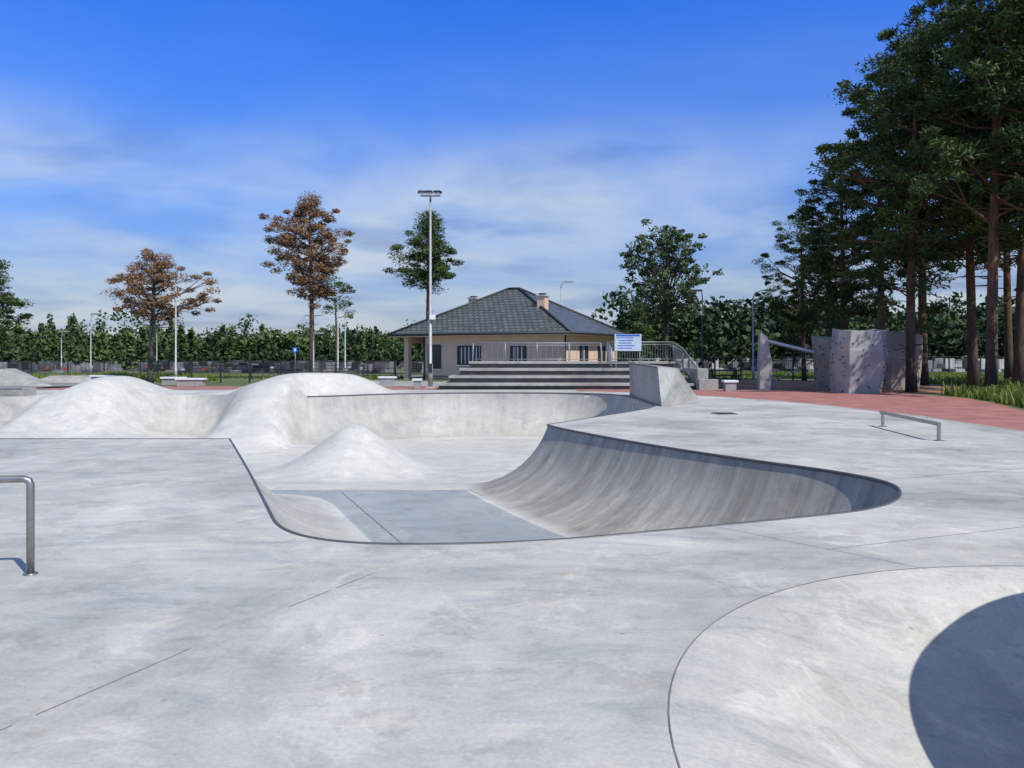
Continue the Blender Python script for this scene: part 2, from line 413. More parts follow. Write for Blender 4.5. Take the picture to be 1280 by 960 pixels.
# deck
DX0, DX1, DY0, DY1 = -45.0, 45.0, -20.0, 36.4
outer = resample([(DX0, DY0), (DX1, DY0), (DX1, DY1), (DX0, DY1)], 2.0)
gx, gy = np.meshgrid(np.arange(DX0 + 2, DX1 - 1, 2.0), np.arange(DY0 + 2, DY1 - 1, 2.0)); G = np.column_stack([gx.ravel(), gy.ravel()])
gx, gy = np.meshgrid(np.arange(-22, -3, 0.2), np.arange(28.5, 36.2, 0.2)); G2 = np.column_stack([gx.ravel(), gy.ravel()])
G = G[~((G[:, 0] > -22) & (G[:, 0] < -3) & (G[:, 1] > 28.5))]; G = np.concatenate([G, G2])
G = G[~inside(rim, G) & ~inside(rim2, G)]; d1, _ = dist_to(rim, G); d2, _ = dist_to(rim2, G); G = G[(d1 > 0.12) & (d2 > 0.12)]
V, F = cdt(G, [outer, rim, rim2]); cen = V[F].mean(1); F = F[~inside(rim, cen) & ~inside(rim2, cen)]
d1, _ = dist_to(rim, V)
dk = mesh_obj('concrete_skatepark_deck', V, humpd(V[:, 0], V[:, 1], d1), F, M_deck)
dk.data.materials.append(M_hump)
fc = V[F].mean(1); hz = humpd(fc[:, 0], fc[:, 1], dist_to(rim, fc)[0])
dk.data.polygons.foreach_set('material_index', (hz > 0.012).astype(np.int32)); dk.data.update()

E = 1600.0
inner = [(DX0, DY0), (DX1, DY0), (DX1, DY1), (DX0, DY1)]; out_ = [(-E, -E), (E, -E), (E, E), (-E, E)]
me = bpy.data.meshes.new('ground')
me.from_pydata([(x, y, 0) for x, y in inner + out_], [], [(4, 5, 1, 0), (5, 6, 2, 1), (6, 7, 3, 2), (7, 4, 0, 3)])
me.materials.append(M_grass); g = bpy.data.objects.new('ground', me); scene.collection.objects.link(g)

def sheet(name, poly, z, mat):
    V, F = cdt([], [np.array(poly, float)]); cen = V[F].mean(1); F = F[inside(np.array(poly, float), cen)]
    return mesh_obj(name, V, np.full(len(V), z), F, mat, False)

red_in = [(16.5, -10), (13, 2), (11.4, 9), (10.8, 15), (10.85, 20.5), (10.3, 24.5), (9.4, 27.6), (8.2, 30.0), (6.8, 32.0), (5.0, 33.9), (3.0, 34.9)]
red_out = [(3.0, 38), (9, 38), (13, 36.8), (16.8, 33.5), (17.2, 29), (16.0, 25), (14.1, 20.5), (14.1, 14), (15.4, 7), (18, 0), (20, -10)]
sheet('red_pavement', red_in + red_out, 0.004, M_red)
sheet('red_pavement', [(-24, 36.5), (-3.6, 36.5), (-3.6, 40.5), (-24, 40.5)], 0.004, M_red)
sheet('grass_verge', [(20, -10), (44.9, -10), (44.9, 36.3), (13.3, 36.3)] + red_out[3:], 0.004, M_grass)
sheet('sandy_soil', [(14.0, 36.6), (17.4, 33), (19, 30.2), (24, 30), (26, 34), (24, 46), (15, 50), (11, 46), (11, 39.5)], 0.008, M_soil)
sheet('asphalt_path', [(-90, 36.5), (-24.1, 36.5), (-21.5, 40.6), (-21.5, 45), (-26, 49), (-90, 56)], 0.004, M_asph)
sheet('asphalt_path', [(-90, 66), (-6, 60), (-6, 63), (-90, 70)], 0.004, M_asph)
sheet('pavement', [(-14, 40.6), (12, 40.6), (12, 46), (6.5, 46), (3.6, 43.6), (-10, 50.5), (-14, 50)], 0.004, M_block)
kb = MB()
for i in range(2, len(red_in) - 1):
    a, b_ = Vector((*red_in[i], 0.006)), Vector((*red_in[i + 1], 0.006)); t = (b_ - a).normalized(); n = Vector((-t.y, t.x, 0)) * 0.04
    kb.add([a - n, b_ - n, b_ + n, a + n], [(0, 1, 2, 3)], M_kerb)
kb.obj('kerb_edging')

cp = MB()
seg = []
for i in range(len(rim) + 1):
    p = rim[i % len(rim)]; nc = nocop(p[0], p[1])
    if not nc: q = p + Nn[i % len(rim)] * 0.012; seg.append((q[0], q[1], -0.008))
    if nc or i == len(rim):
        if len(seg) > 3: cp.tube(seg, 0.023, M_cop, 6)
        seg = []
cp.obj('steel_coping')

jt = MB()
def joint(pl, w=0.009, z=0.0035, mat=None):
    for i in range(len(pl) - 1):
        a, b_ = Vector((*pl[i], z)), Vector((*pl[i + 1], z)); t = (b_ - a).normalized(); n = Vector((-t.y, t.x, 0)) * w / 2
        jt.add([a - n, b_ - n, b_ + n, a + n], [(0, 1, 2, 3)], mat or M_joint)
def broken(a, b_, w, gaps=((0, 1),)):
    a = np.array(a); b_ = np.array(b_)
    for g0, g1 in gaps: joint([tuple(a + (b_ - a) * g0), tuple(a + (b_ - a) * g1)], w)
broken((-3.2, 1.1), (-1.76, 4.19), 0.005, ((0, .72), (.75, 1))); broken((-1.47, 4.8), (-1.0, 5.69), 0.005, ((0.1, .5), (.55, 1)))
joint([(1.82, 7.3), (3.15, 5.72)], 0.006)
joint([(2.6, 6.35), (6.4, 7.8), (10.7, 9.4)], .006)
joint([(4.8, 9.9), (10.8, 12.4)], .008); joint([(3.9, 22.4), (10.7, 18.6)], .01)
joint([(-13, 10.2), (-5.6, 14.6)], .01)
loop = [tuple(p) for p in rim2]
joint(loop + [loop[0]], 0.007, 0.0035, M_joint2)
jt.obj('expansion_joints')
fj = MB()
def fjoint(a, b_, z):
    a, b_ = Vector((*a, z)), Vector((*b_, z)); t = (b_ - a).normalized(); n = Vector((-t.y, t.x, 0)) * 0.009
    fj.add([a - n, b_ - n, b_ + n, a + n], [(0, 1, 2, 3)], M_joint2)
fjoint((-0.95, 17.2), (1.9, 11.2), -1.394); fjoint((-3.75, 16.9), (-1.6, 11.9), -1.394)
fj.obj('bowl_floor_joints')
dr = MB(); dr.tube([(5.9, 21.3, 0.0), (5.9, 21.3, 0.006)], 0.38, M_block, 24)
for k in range(9): dr.box((5.9, 21.0 + k * 0.075, 0.009), (0.55, 0.03, 0.006), M_dark)
dr.obj('drain_cover')

# ------------------------------------------------------------------ skatepark objects
w = MB()
A0, A1, A2 = (4.74, 24.35, 0), (4.78, 25.2, 1.22), (5.5, 25.5, 1.2)
B0, B1, B2 = (4.78, 31.2, 0), (4.74, 31.0, 1.3), (5.5, 31.0, 1.25)
R0, R1 = (6.45, 26.2, 0), (6.5, 31.2, 0)
w.add([A0, A1, A2, R0, B0, B1, B2, R1], [(0, 3, 2, 1), (1, 2, 6, 5), (2, 3, 7, 6), (0, 1, 5, 4), (4, 5, 6, 7), (0, 4, 7, 3)], M_block)
w.tube([(4.76, 25.2, 1.23), (4.72, 31.0, 1.31)], 0.03, M_cop, 6)
w.obj('concrete_wedge_ramp', bevel=0.015)

bl = MB()
y0 = 36.7
for i in range(4):
    x0 = -3.55 + 0.45 * i; x1 = 8.7 - 0.12 * i; ya = y0 + 0.8 * i; z = 0.345 * (i + 1) - 0.06
    yb = y0 + 3.2 + (1.9 if i == 3 else 0)
    bl.box(((x0 + x1) / 2, (ya + 0.12 + yb) / 2, (z - 0.345 + z - 0.12) / 2 if i else (z - 0.12) / 2), (x1 - x0 - 0.1, yb - ya - 0.12, 0.225 if i else z - 0.12), M_risershade_plinth)
    bl.box(((x0 + x1) / 2, (ya + yb) / 2, z - 0.06), (x1 - x0, yb - ya, 0.12), M_block)
bl.box((9.1, 38.0, 0.5), (0.5, 2.8, 1.0), M_block); bl.box((9.2, 36.2, 0.25), (0.9, 0.6, 0.5), M_block)
bl.obj('concrete_bleachers', bevel=0.012)

def railing(name, pts, h, step_bar, z0s, post=1.5):
    r = MB()
    for i in range(len(pts) - 1):
        a = Vector((*pts[i], z0s[i])); b_ = Vector((*pts[i + 1], z0s[i + 1])); L = (b_ - a).length
        up = Vector((0, 0, h)); r.tube([a + up, b_ + up], 0.026, M_rail, 6); r.tube([a + up * 0.12, b_ + up * 0.12], 0.018, M_rail, 6)
        r.tube([a + up * 0.88, b_ + up * 0.88], 0.016, M_rail, 6)
        n = max(1, int(L / post))
        for k in range(n + 1): p = a.lerp(b_, k / n); r.tube([p, p + up], 0.026, M_rail, 6)
        n = int(L / step_bar)
        for k in range(1, n): p = a.lerp(b_, k / n); r.tube([p + up * 0.12, p + up * 0.88], 0.009, M_rail, 4, False)
    return r.obj(name)
railing('metal_railing', [(-2.0, 39.7), (4.6, 39.7)], 0.95, 0.3, [1.32, 1.32])
railing('metal_railing', [(4.9, 37.9), (4.9, 39.6), (8.3, 39.6), (8.5, 38.2), (8.9, 36.9)], 1.0, 0.13, [0.97, 1.32, 1.32, 0.97, 0.1])

gr = MB(); gr.tube([(-3.53, 5.63, 0), (-3.53, 5.63, 0.66), (-3.54, 5.628, 0.685), (-3.57, 5.62, 0.70), (-6.2, 5.35, 0.70), (-6.24, 5.34, 0.66), (-6.24, 5.34, 0)], 0.027, M_steel, 12)
gr.tube([(-3.53, 5.63, 0.0), (-3.53, 5.63, 0.008)], 0.05, M_steel, 16); gr.obj('grind_rail')
gr = MB()
gr.box((8.22, 15.97, 0.315), (0.06, 3.05, 0.06), M_steel, -0.117)
gr.box((8.06, 14.5, 0.143), (0.05, 0.05, 0.285), M_steel); gr.box((8.4, 17.4, 0.143), (0.05, 0.05, 0.285), M_steel)
gr.box((8.06, 14.5, 0.004), (0.16, 0.16, 0.008), M_steel); gr.box((8.4, 17.4, 0.004), (0.16, 0.16, 0.008), M_steel)
gr.obj('grind_rail')
lg = MB(); lg.box((-21.2, 30.9, 0.15), (3.6, 0.9, 0.3), M_block); lg.tube([(-23.0, 30.45, 0.3), (-19.4, 30.45, 0.3)], 0.022, M_cop, 6); lg.obj('concrete_ledge', bevel=.01)

def bench(x, y, wd, d_, h, rot=0):
    m = MB(); m.box((0, 0, h * 0.5 - 0.04), (wd - 0.16, d_ - 0.12, h - 0.08), M_block); m.box((0, 0, h - 0.05), (wd, d_, 0.1), M_white)
    m.obj('concrete_bench', loc=(x, y, 0), rotz=rot, bevel=0.015)
bench(-16.8, 40.2, 1.5, 0.5, 0.45); bench(-18.6, 42.2, 1.3, 0.5, 0.45); bench(-4.6, 37.3, 0.45, 0.5, 0.5); bench(9.9, 34.9, 0.65, 0.5, 0.5); bench(-24.5, 46, 1.4, .5, .45)
bench(-7.0, 43.2, 1.0, .5, .45)
fr = MB()
fr.add([(-34, 41, 0), (-24.6, 41, 0), (-25.4, 42.5, 0.0), (-34, 44.5, 0), (-34, 41.8, 1.0), (-27.6, 41.8, 0.9), (-34, 43, 1.0), (-27.8, 43, 0.9)],
       [(0, 1, 5, 4), (4, 5, 7, 6), (1, 2, 7, 5), (6, 7, 2, 3)], M_block)
fr.tube([(-34, 41.8, 1.01), (-27.6, 41.8, .91)], .03, M_cop, 6)
fr.obj('concrete_bank_ramp')
fr = MB(); fr.add([(-29, 46, 0), (-21.5, 46, 0), (-21.5, 48, 0), (-29, 48, 0), (-28, 46.6, 0.4), (-24, 46.6, 0.4), (-24, 47.6, 0.4), (-28, 47.6, 0.4)], [(0, 1, 5, 4), (1, 2, 6, 5), (2, 3, 7, 6), (3, 0, 4, 7), (4, 5, 6, 7)], M_block); fr.obj('concrete_bank_ramp')

# ------------------------------------------------------------------ house
house = bpy.data.objects.new('hip_roof_house', None); scene.collection.objects.link(house)
L_ = Vector((-8.4, 52)); C_ = Vector((3.5, 45.5)); u = (C_ - L_).normalized(); W_, D_ = 13.56, 10.3
house.location = (L_.x, L_.y, 0); house.rotation_euler = (0, 0, math.atan2(u.y, u.x))
ze, za = 3.02, 6.25; ov = 0.75
e = [(0, 0, ze), (W_, 0, ze), (W_, D_, ze), (0, D_, ze)]; rl = (W_ / 2 - 0.3, D_ / 2, za); rr_ = (W_ / 2 + 0.5, D_ / 2, za)
vs = e + [rl, rr_] ; fs = [(0, 1, 5, 4), (1, 2, 5), (2, 3, 4, 5), (3, 0, 4)]
me = bpy.data.meshes.new('roof'); me.from_pydata(vs, [], fs); me.materials.append(M_roof)
at = me.attributes.new('ruv', 'FLOAT_VECTOR', 'CORNER'); data = []
for p in me.polygons:
    n = p.normal; hdir = Vector((0, 0, 1)).cross(n).normalized(); sd = n.cross(hdir)
    for vi in p.vertices: c = me.vertices[vi].co; data += [c.dot(hdir), c.dot(sd), 0]
at.data.foreach_set('vector', data); ro = bpy.data.objects.new('roof', me); scene.collection.objects.link(ro); ro.parent = house
t_ = MB()
for a, b_ in ((0, 1), (1, 2), (2, 3), (3, 0)):
    p, q = Vector(e[a]), Vector(e[b_]); t_.tube([p + Vector((0, 0, -0.02)), q + Vector((0, 0, -0.02))], 0.075, M_dark, 8)
for a, q in ((e[0], rl), (e[1], rr_), (e[2], rr_), (e[3], rl), (rl, rr_)): t_.tube([Vector(a) + Vector((0, 0, .03)), Vector(q) + Vector((0, 0, .03))], 0.09, M_dark, 6)
t_.obj('gutters_and_ridges', house)
s_ = MB(); s_.box((W_ / 2, D_ / 2, ze - 0.09), (W_ - 0.1, D_ - 0.1, 0.12), M_wall); s_.obj('soffit', house)
wl = MB(); x0 = 2.4; wz = ze - 0.15
wl.box(((x0 + W_ - ov) / 2, D_ / 2, wz / 2), (W_ - ov - x0, D_ - 2 * ov, wz), M_wall)
wl.box(((x0 + W_ - ov) / 2, D_ / 2, 0.15), (W_ - ov - x0 + 0.06, D_ - 2 * ov + 0.06, 0.3), M_risershade_plinth)
wl.obj('walls', house)
co = MB()
for yy in (ov + 0.2, D_ / 2, D_ - ov - 0.2): co.box((ov + 0.2, yy, wz / 2), (0.36, 0.36, wz), M_wall)
co.box((ov + 0.2, D_ / 2, wz - 0.2), (0.3, D_ - 2 * ov, 0.38), M_wall); co.obj('porch_columns', house)
def win(xc, zc, ww, hh, nm, side='f', mull=1):
    m = MB()
    def bx(px, pz, sx, sz, off, dep, mat):
        if side == 'f': m.box((px, ov - off, pz), (sx, dep, sz), mat)
        else: m.box((W_ - ov + off, px, pz), (dep, sx, sz), mat)
    bx(xc, zc, ww, hh, 0.004, 0.02, M_glass)
    for sx in (-1, 1): bx(xc + sx * (ww / 2), zc, 0.08, hh + 0.08, 0.03, 0.06, M_dark)
    for sz in (-1, 1): bx(xc, zc + sz * hh / 2, ww - 0.08, 0.08, 0.03, 0.06, M_dark)
    for k in range(mull): bx(xc - ww / 2 + ww * (k + 1) / (mull + 1), zc, 0.06, hh - 0.08, 0.025, 0.05, M_white)
    bx(xc, zc - hh / 2 - 0.09, ww + 0.25, 0.06, 0.06, 0.14, M_white)
    m.obj(nm, house)
win(3.3, 1.55, 0.95, 1.5, 'window_1', mull=0); win(6.0, 1.65, 1.7, 1.15, 'window_2', mull=5); win(9.6, 1.65, 1.1, 1.15, 'window_3', mull=3)
win(3.6, 1.65, 1.2, 1.15, 'window_5', 's', 1); win(6.6, 1.65, 1.2, 1.15, 'window_6', 's', 1)
dm = MB(); dm.box((x0 - 0.03, 4, 1.05), (0.06, 1.0, 2.1), M_dark); dm.box((x0 - 0.07, 4.35, 1.05), (0.04, .05, .3), M_steel); dm.obj('door', house)
for nm, (cx, cy), h1 in (('chimney_1', (3.0, 6.2), 5.75), ('chimney_2', (10.2, 3.0), 5.45)):
    c = MB(); c.box((cx, cy, h1 / 2 + 2), (0.55, 0.55, h1 - 4), M_wall); c.box((cx, cy, h1 + 0.05), (0.7, 0.7, 0.1), M_kerb)
    c.box((cx, cy, h1 + 0.16), (0.4, 0.4, 0.1), M_dark); c.obj(nm, house)
dp = MB(); dp.tube([(x0 + .1, ov - 0.07, 0), (x0 + .1, ov - 0.07, wz)], 0.05, M_dark, 8); dp.tube([(W_ - ov + 0.07, ov - 0.07, 0), (W_ - ov + .07, ov - 0.07, wz)], 0.05, M_dark, 8); dp.obj('downpipes', house)

# ------------------------------------------------------------------ lamps and signs
def lamp(x, y, h, arm=1.2, ang=0.0, r=0.07, mat=None):
    mat = mat or M_galv; m = MB(); m.tube([(0, 0, 0), (0, 0, 0.9), (0, 0, 0.92), (0, 0, h - 0.6)], [r * 1.5, r * 1.5, r, r * 0.7], mat, 10)
    ca, sa = math.cos(ang), math.sin(ang); P = []
    for k in range(7): t = k / 6; P.append((ca * arm * (1 - math.cos(t * math.pi / 2)) , sa * arm * (1 - math.cos(t * math.pi / 2)), h - 0.6 + 0.6 * math.sin(t * math.pi / 2)))
    m.tube(P, [r * 0.7 - 0.003 * k for k in range(7)], mat, 8)
    hx = arm + 0.3; m.box((ca * hx, sa * hx, h), (0.75, 0.26, 0.1), mat, ang); m.box((ca * hx, sa * hx, h - 0.06), (0.6, 0.2, 0.03), M_white, ang)
    m.box((0, 0, 0.02), (0.36, 0.36, 0.04), M_kerb)
    return m.obj('street_lamp', loc=(x, y, 0))
lamp(-19.7, 45, 7.5, 0.3, math.pi, 0.055); lamp(-34, 62, 5.0, 0.1, 0, 0.045); lamp(-37, 80, 4.6, .1, 0, .045); lamp(-44, 75, 4.0, .1, 0, .045)
lamp(-13.6, 60, 6.2, 0.1, math.pi, 0.06); lamp(-13.9, 64, 5.3, .1, 0, .06); lamp(-15.5, 60, 3.4, .1, 0, .05)
lamp(4.2, 66, 8.0, 0.4, 0); lamp(11.9, 48, 5.7, 0.1, math.pi, 0.055, M_dark); lamp(15.7, 50, 5.9, 0.9, 0.1, 0.06)
lamp(33.1, 50, 8.5, .6, 2.6, .08); lamp(19.5, 60, 4.2, .3, 0, .05); lamp(23.5, 33.2, 8.8, 1.0, 3.0, .09)
fm = MB(); FH = 9.75
fm.tube([(0, 0, 0), (0, 0, 1.2), (0, 0, 1.22), (0, 0, FH - .1)], [0.12, 0.12, 0.085, 0.05], M_galv, 12)
fm.box((0, 0, FH - .1), (1.0, 0.07, 0.07), M_galv); fm.box((0, 0, .03), (.45, .45, .06), M_kerb)
for dx, a in ((-0.42, 0.3), (-0.05, 0), (0.38, -0.3)):
    fm.box((dx, -0.18, FH + .05), (0.34, 0.34, 0.1), M_dark, a); fm.box((dx, -0.18, FH - .015), (0.28, 0.28, 0.03), M_white, a)
fm.box((0.12, -0.1, 3.55), (0.28, 0.2, 0.24), M_white); fm.box((-0.14, -0.1, 3.7), (.12, .22, .1), M_dark); fm.box((0, -0.12, 1.0), (.2, .08, .45), M_dark)
fm.obj('floodlight_mast', loc=(-4.1, 38.6, 0))
sg = MB(); sg.box((0, 0, 2.28), (1.35, 0.04, 0.85), M_board)
for k in range(5): sg.box((-0.15 + 0.05 * (k % 2), -0.025, 2.52 - 0.13 * k), (0.85 - 0.1 * (k % 3), 0.008, 0.035), M_blue)
sg.box((0, -0.025, 2.64), (1.2, 0.008, 0.09), M_blue)
for sx in (-0.6, 0.6): sg.tube([(sx, 0.05, 0), (sx, 0.05, 2.72)], 0.03, M_rail, 8)
sg.obj('information_board', loc=(5.85, 38.75, 0.0))
ts = MB(); ts.tube([(0, 0, 0), (0, 0, 2.3)], 0.025, M_rail, 8); ts.box((0, -0.04, 2.1), (0.4, 0.02, 0.4), M_blue); ts.box((0, -0.055, 2.1), (0.16, 0.008, 0.24), M_white); ts.obj('traffic_sign', loc=(-17.5, 62, 0))

def fence(name, pts, h, post, mat, rails=(0.15, 0.95), bars=0.0):
    r = MB()
    for i in range(len(pts) - 1):
        a = Vector((*pts[i], 0)); b_ = Vector((*pts[i + 1], 0)); L = (b_ - a).length; n = max(1, int(L / post))
        for k in range(n + 1): p = a.lerp(b_, k / n); r.box((p.x, p.y, h / 2), (0.08, 0.08, h), mat)
        for f in rails: r.tube([a + Vector((0, 0, h * f)), b_ + Vector((0, 0, h * f))], 0.02, mat, 4)
        if bars:
            for k in range(int(L / bars)): p = a.lerp(b_, k * bars / L); r.tube([p + Vector((0, 0, h * rails[0])), p + Vector((0, 0, h * rails[-1]))], 0.012, mat, 4, False)
    return r.obj(name)
fence('metal_fence', [(-24, 52), (-8.5, 56)], 1.3, 2.0, M_dark, (0.15, 0.55, 0.95))
fence('metal_fence', [(-19, 45.5), (-9, 46.5)], 1.1, 1.6, M_dark, (0.3, 0.6, 0.95))
fence('metal_fence', [(-60, 66), (-7, 66)], 1.2, 3.0, M_dark, (0.1, 0.95), 0.45)
fence('metal_fence', [(11.5, 50), (20, 50)], 1.4, 1.6, M_dark, (0.1, 0.5, 0.95), 0.25)
fence('metal_fence', [(8.5, 74), (60, 66)], 1.6, 2.5, M_dark, (0.1, 0.95), 0.4)
pt = MB(); pt.box((0, 0, 0.75), (1.8, 0.8, 0.06), M_dark)
for sx in (-.7, .7): pt.box((sx, 0, .36), (.08, .6, .72), M_dark)
for sy in (-.7, .7): pt.box((0, sy, .45), (1.8, .28, .05), M_dark); pt.box((-.7, sy, .21), (.06, .2, .42), M_dark); pt.box((.7, sy, .21), (.06, .2, .42), M_dark)
pt.obj('picnic_table', loc=(12.5, 45.5, 0))

# ------------------------------------------------------------------ climbing boulders
def boulder(name, x, y, w, d_, h, mat, seed, holds=True, lean=0.1):
    r = random.Random(seed); m = MB(); n = 7; rings = [(0, 0.95), (0.35, 1.0), (0.65, 1.02), (1.0, 0.96)]; vs = []
    for zf, s in rings:
        for k in range(n):
            a = 2 * math.pi * (k + 0.5) / n + 0.2; cx = abs(math.cos(a)) ** 0.55 * math.copysign(1, math.cos(a)); sy = abs(math.sin(a)) ** 0.55 * math.copysign(1, math.sin(a))
            j = 1 + r.uniform(-0.06, 0.06); vs.append((cx * w / 2 * s * j + lean * zf, sy * d_ / 2 * s * j, h * zf + (r.uniform(-0.22, 0.1) if zf >= 0.9 else r.uniform(-.15, .15) if zf > 0 else 0)))
    fs = []
    for i in range(len(rings) - 1):
        for k in range(n): k2 = (k + 1) % n; fs.append((i * n + k, i * n + k2, (i + 1) * n + k2)); fs.append((i * n + k, (i + 1) * n + k2, (i + 1) * n + k))
    fs.append(tuple((len(rings) - 1) * n + k for k in range(n)))
    m.add(vs, fs, mat)
    if holds:
        for f in fs[:-1]:
            P = [Vector(vs[i]) for i in f]; nn = (P[1] - P[0]).cross(P[2] - P[0]).normalized()
            for _ in range(2):
                a, b_ = r.uniform(.05, .6), r.uniform(.05, .4); p = P[0] + (P[1] - P[0]) * a + (P[2] - P[0]) * b_
                m.tube([p - nn * 0.05, p + nn * 0.05], [0.05, 0.03], r.choice([M_hold2, M_hold2, M_hold, M_soil]), 6)
    return m.obj(name, loc=(x, y, 0), bevel=0.03)
boulder('climbing_boulder', 14.95, 33.4, 2.1, 1.8, 2.75, M_rock, 3, lean=0.1)
boulder('climbing_boulder', 16.0, 37.5, 2.4, 1.6, 2.55, M_rock2, 5, lean=-0.1)
boulder('climbing_boulder', 18.6, 37.2, 1.9, 1.6, 2.75, M_rock2, 9, lean=0.15)
m = MB(); m.add([(-0.28, -.2, 0), (.28, -.2, 0), (.28, .2, 0), (-.28, .2, 0), (-.22, -.16, 2.7), (.12, -.16, 2.5), (.12, .16, 2.5), (-.22, .16, 2.7), (-.26, -.2, 1.4), (.3, -.2, 1.3), (.3, .2, 1.3), (-.26, .2, 1.4)],
      [(0, 1, 9, 8), (1, 2, 10, 9), (2, 3, 11, 10), (3, 0, 8, 11), (8, 9, 5, 4), (9, 10, 6, 5), (10, 11, 7, 6), (11, 8, 4, 7), (4, 5, 6, 7)], M_rock); m.obj('climbing_slab', loc=(11.75, 35.8, 0), bevel=.02)
m = MB(); a = Vector((12.3, 38, 2.35)); b_ = Vector((15.4, 38, 1.6)); n_ = Vector((0, .35, 0)); up = Vector((0, 0, .12))
m.add([a - n_, b_ - n_, b_ + n_, a + n_, a - n_ + up, b_ - n_ + up, b_ + n_ + up, a + n_ + up], [(3, 2, 1, 0), (4, 5, 6, 7), (0, 1, 5, 4), (1, 2, 6, 5), (2, 3, 7, 6), (3, 0, 4, 7)], M_white)
for xx, zz in ((12.6, 2.28), (15.1, 1.67)):
    for yy in (37.75, 38.25): m.tube([(xx, yy, 0), (xx, yy, zz)], 0.05, M_rail, 8)
m.tube([(12.6, 37.75, 0.2), (15.1, 37.75, 1.5)], .03, M_rail, 6)
for k in range(6): m.tube([(12.6, 37.75, .3 + .32 * k), (12.6, 38.25, .3 + .32 * k)], .02, M_rail, 6)
m.obj('playground_slide_frame')

# ------------------------------------------------------------------ vegetation
def leaves_np(cent, rad, per, size, asp, tint, rg, flat=1.0):
    n = len(cent); k = n * per
    u_ = rg.normal(size=(k, 3)); u_ /= np.linalg.norm(u_, axis=1)[:, None]
    rr = rg.uniform(0.15, 1.15, k) ** 0.6
    C = np.repeat(cent, per, 0) + u_ * rr[:, None] * np.repeat(rad, per, 0)
    d1 = rg.normal(size=(k, 3)) * np.array([1, 1, flat]) + u_ * 0.9; d1 /= np.linalg.norm(d1, axis=1)[:, None]
    d2 = np.cross(d1, rg.normal(size=(k, 3))); d2 /= np.linalg.norm(d2, axis=1)[:, None]
    sz = (size * rg.uniform(0.6, 1.3, k))[:, None]
    a = C - d1 * sz / 2; c = C + d1 * sz / 2; b1 = C + d2 * sz * asp / 2; b2 = C - d2 * sz * asp / 2
    V = np.stack([a, b1, c, b2], 1).reshape(-1, 3)
    T = np.repeat(tint, per) * 0.65 + rg.uniform(0, 0.35, k) + 0.15 * u_[:, 2]
    return V, np.clip(T, 0, 1)

def tree_mesh(name, wood, LV, LT, leafmat, barkmat):
    nv = len(wood.v); nl = len(LV) // 4
    V = np.concatenate([np.array(wood.v).reshape(-1, 3), LV]); F = [tuple(f) for f in wood.f] + (np.arange(nl * 4).reshape(-1, 4) + nv).tolist()
    me = bpy.data.meshes.new(name); me.from_pydata(V.tolist(), [], F); me.materials.append(barkmat); me.materials.append(leafmat)
    me.polygons.foreach_set('material_index', [0] * len(wood.f) + [1] * nl); me.polygons.foreach_set('use_smooth', [True] * len(wood.f) + [False] * nl)
    at = me.attributes.new('tint', 'FLOAT', 'FACE'); at.data.foreach_set('value', np.concatenate([np.zeros(len(wood.f)), LT]).astype(np.float32)); me.update()
    return me

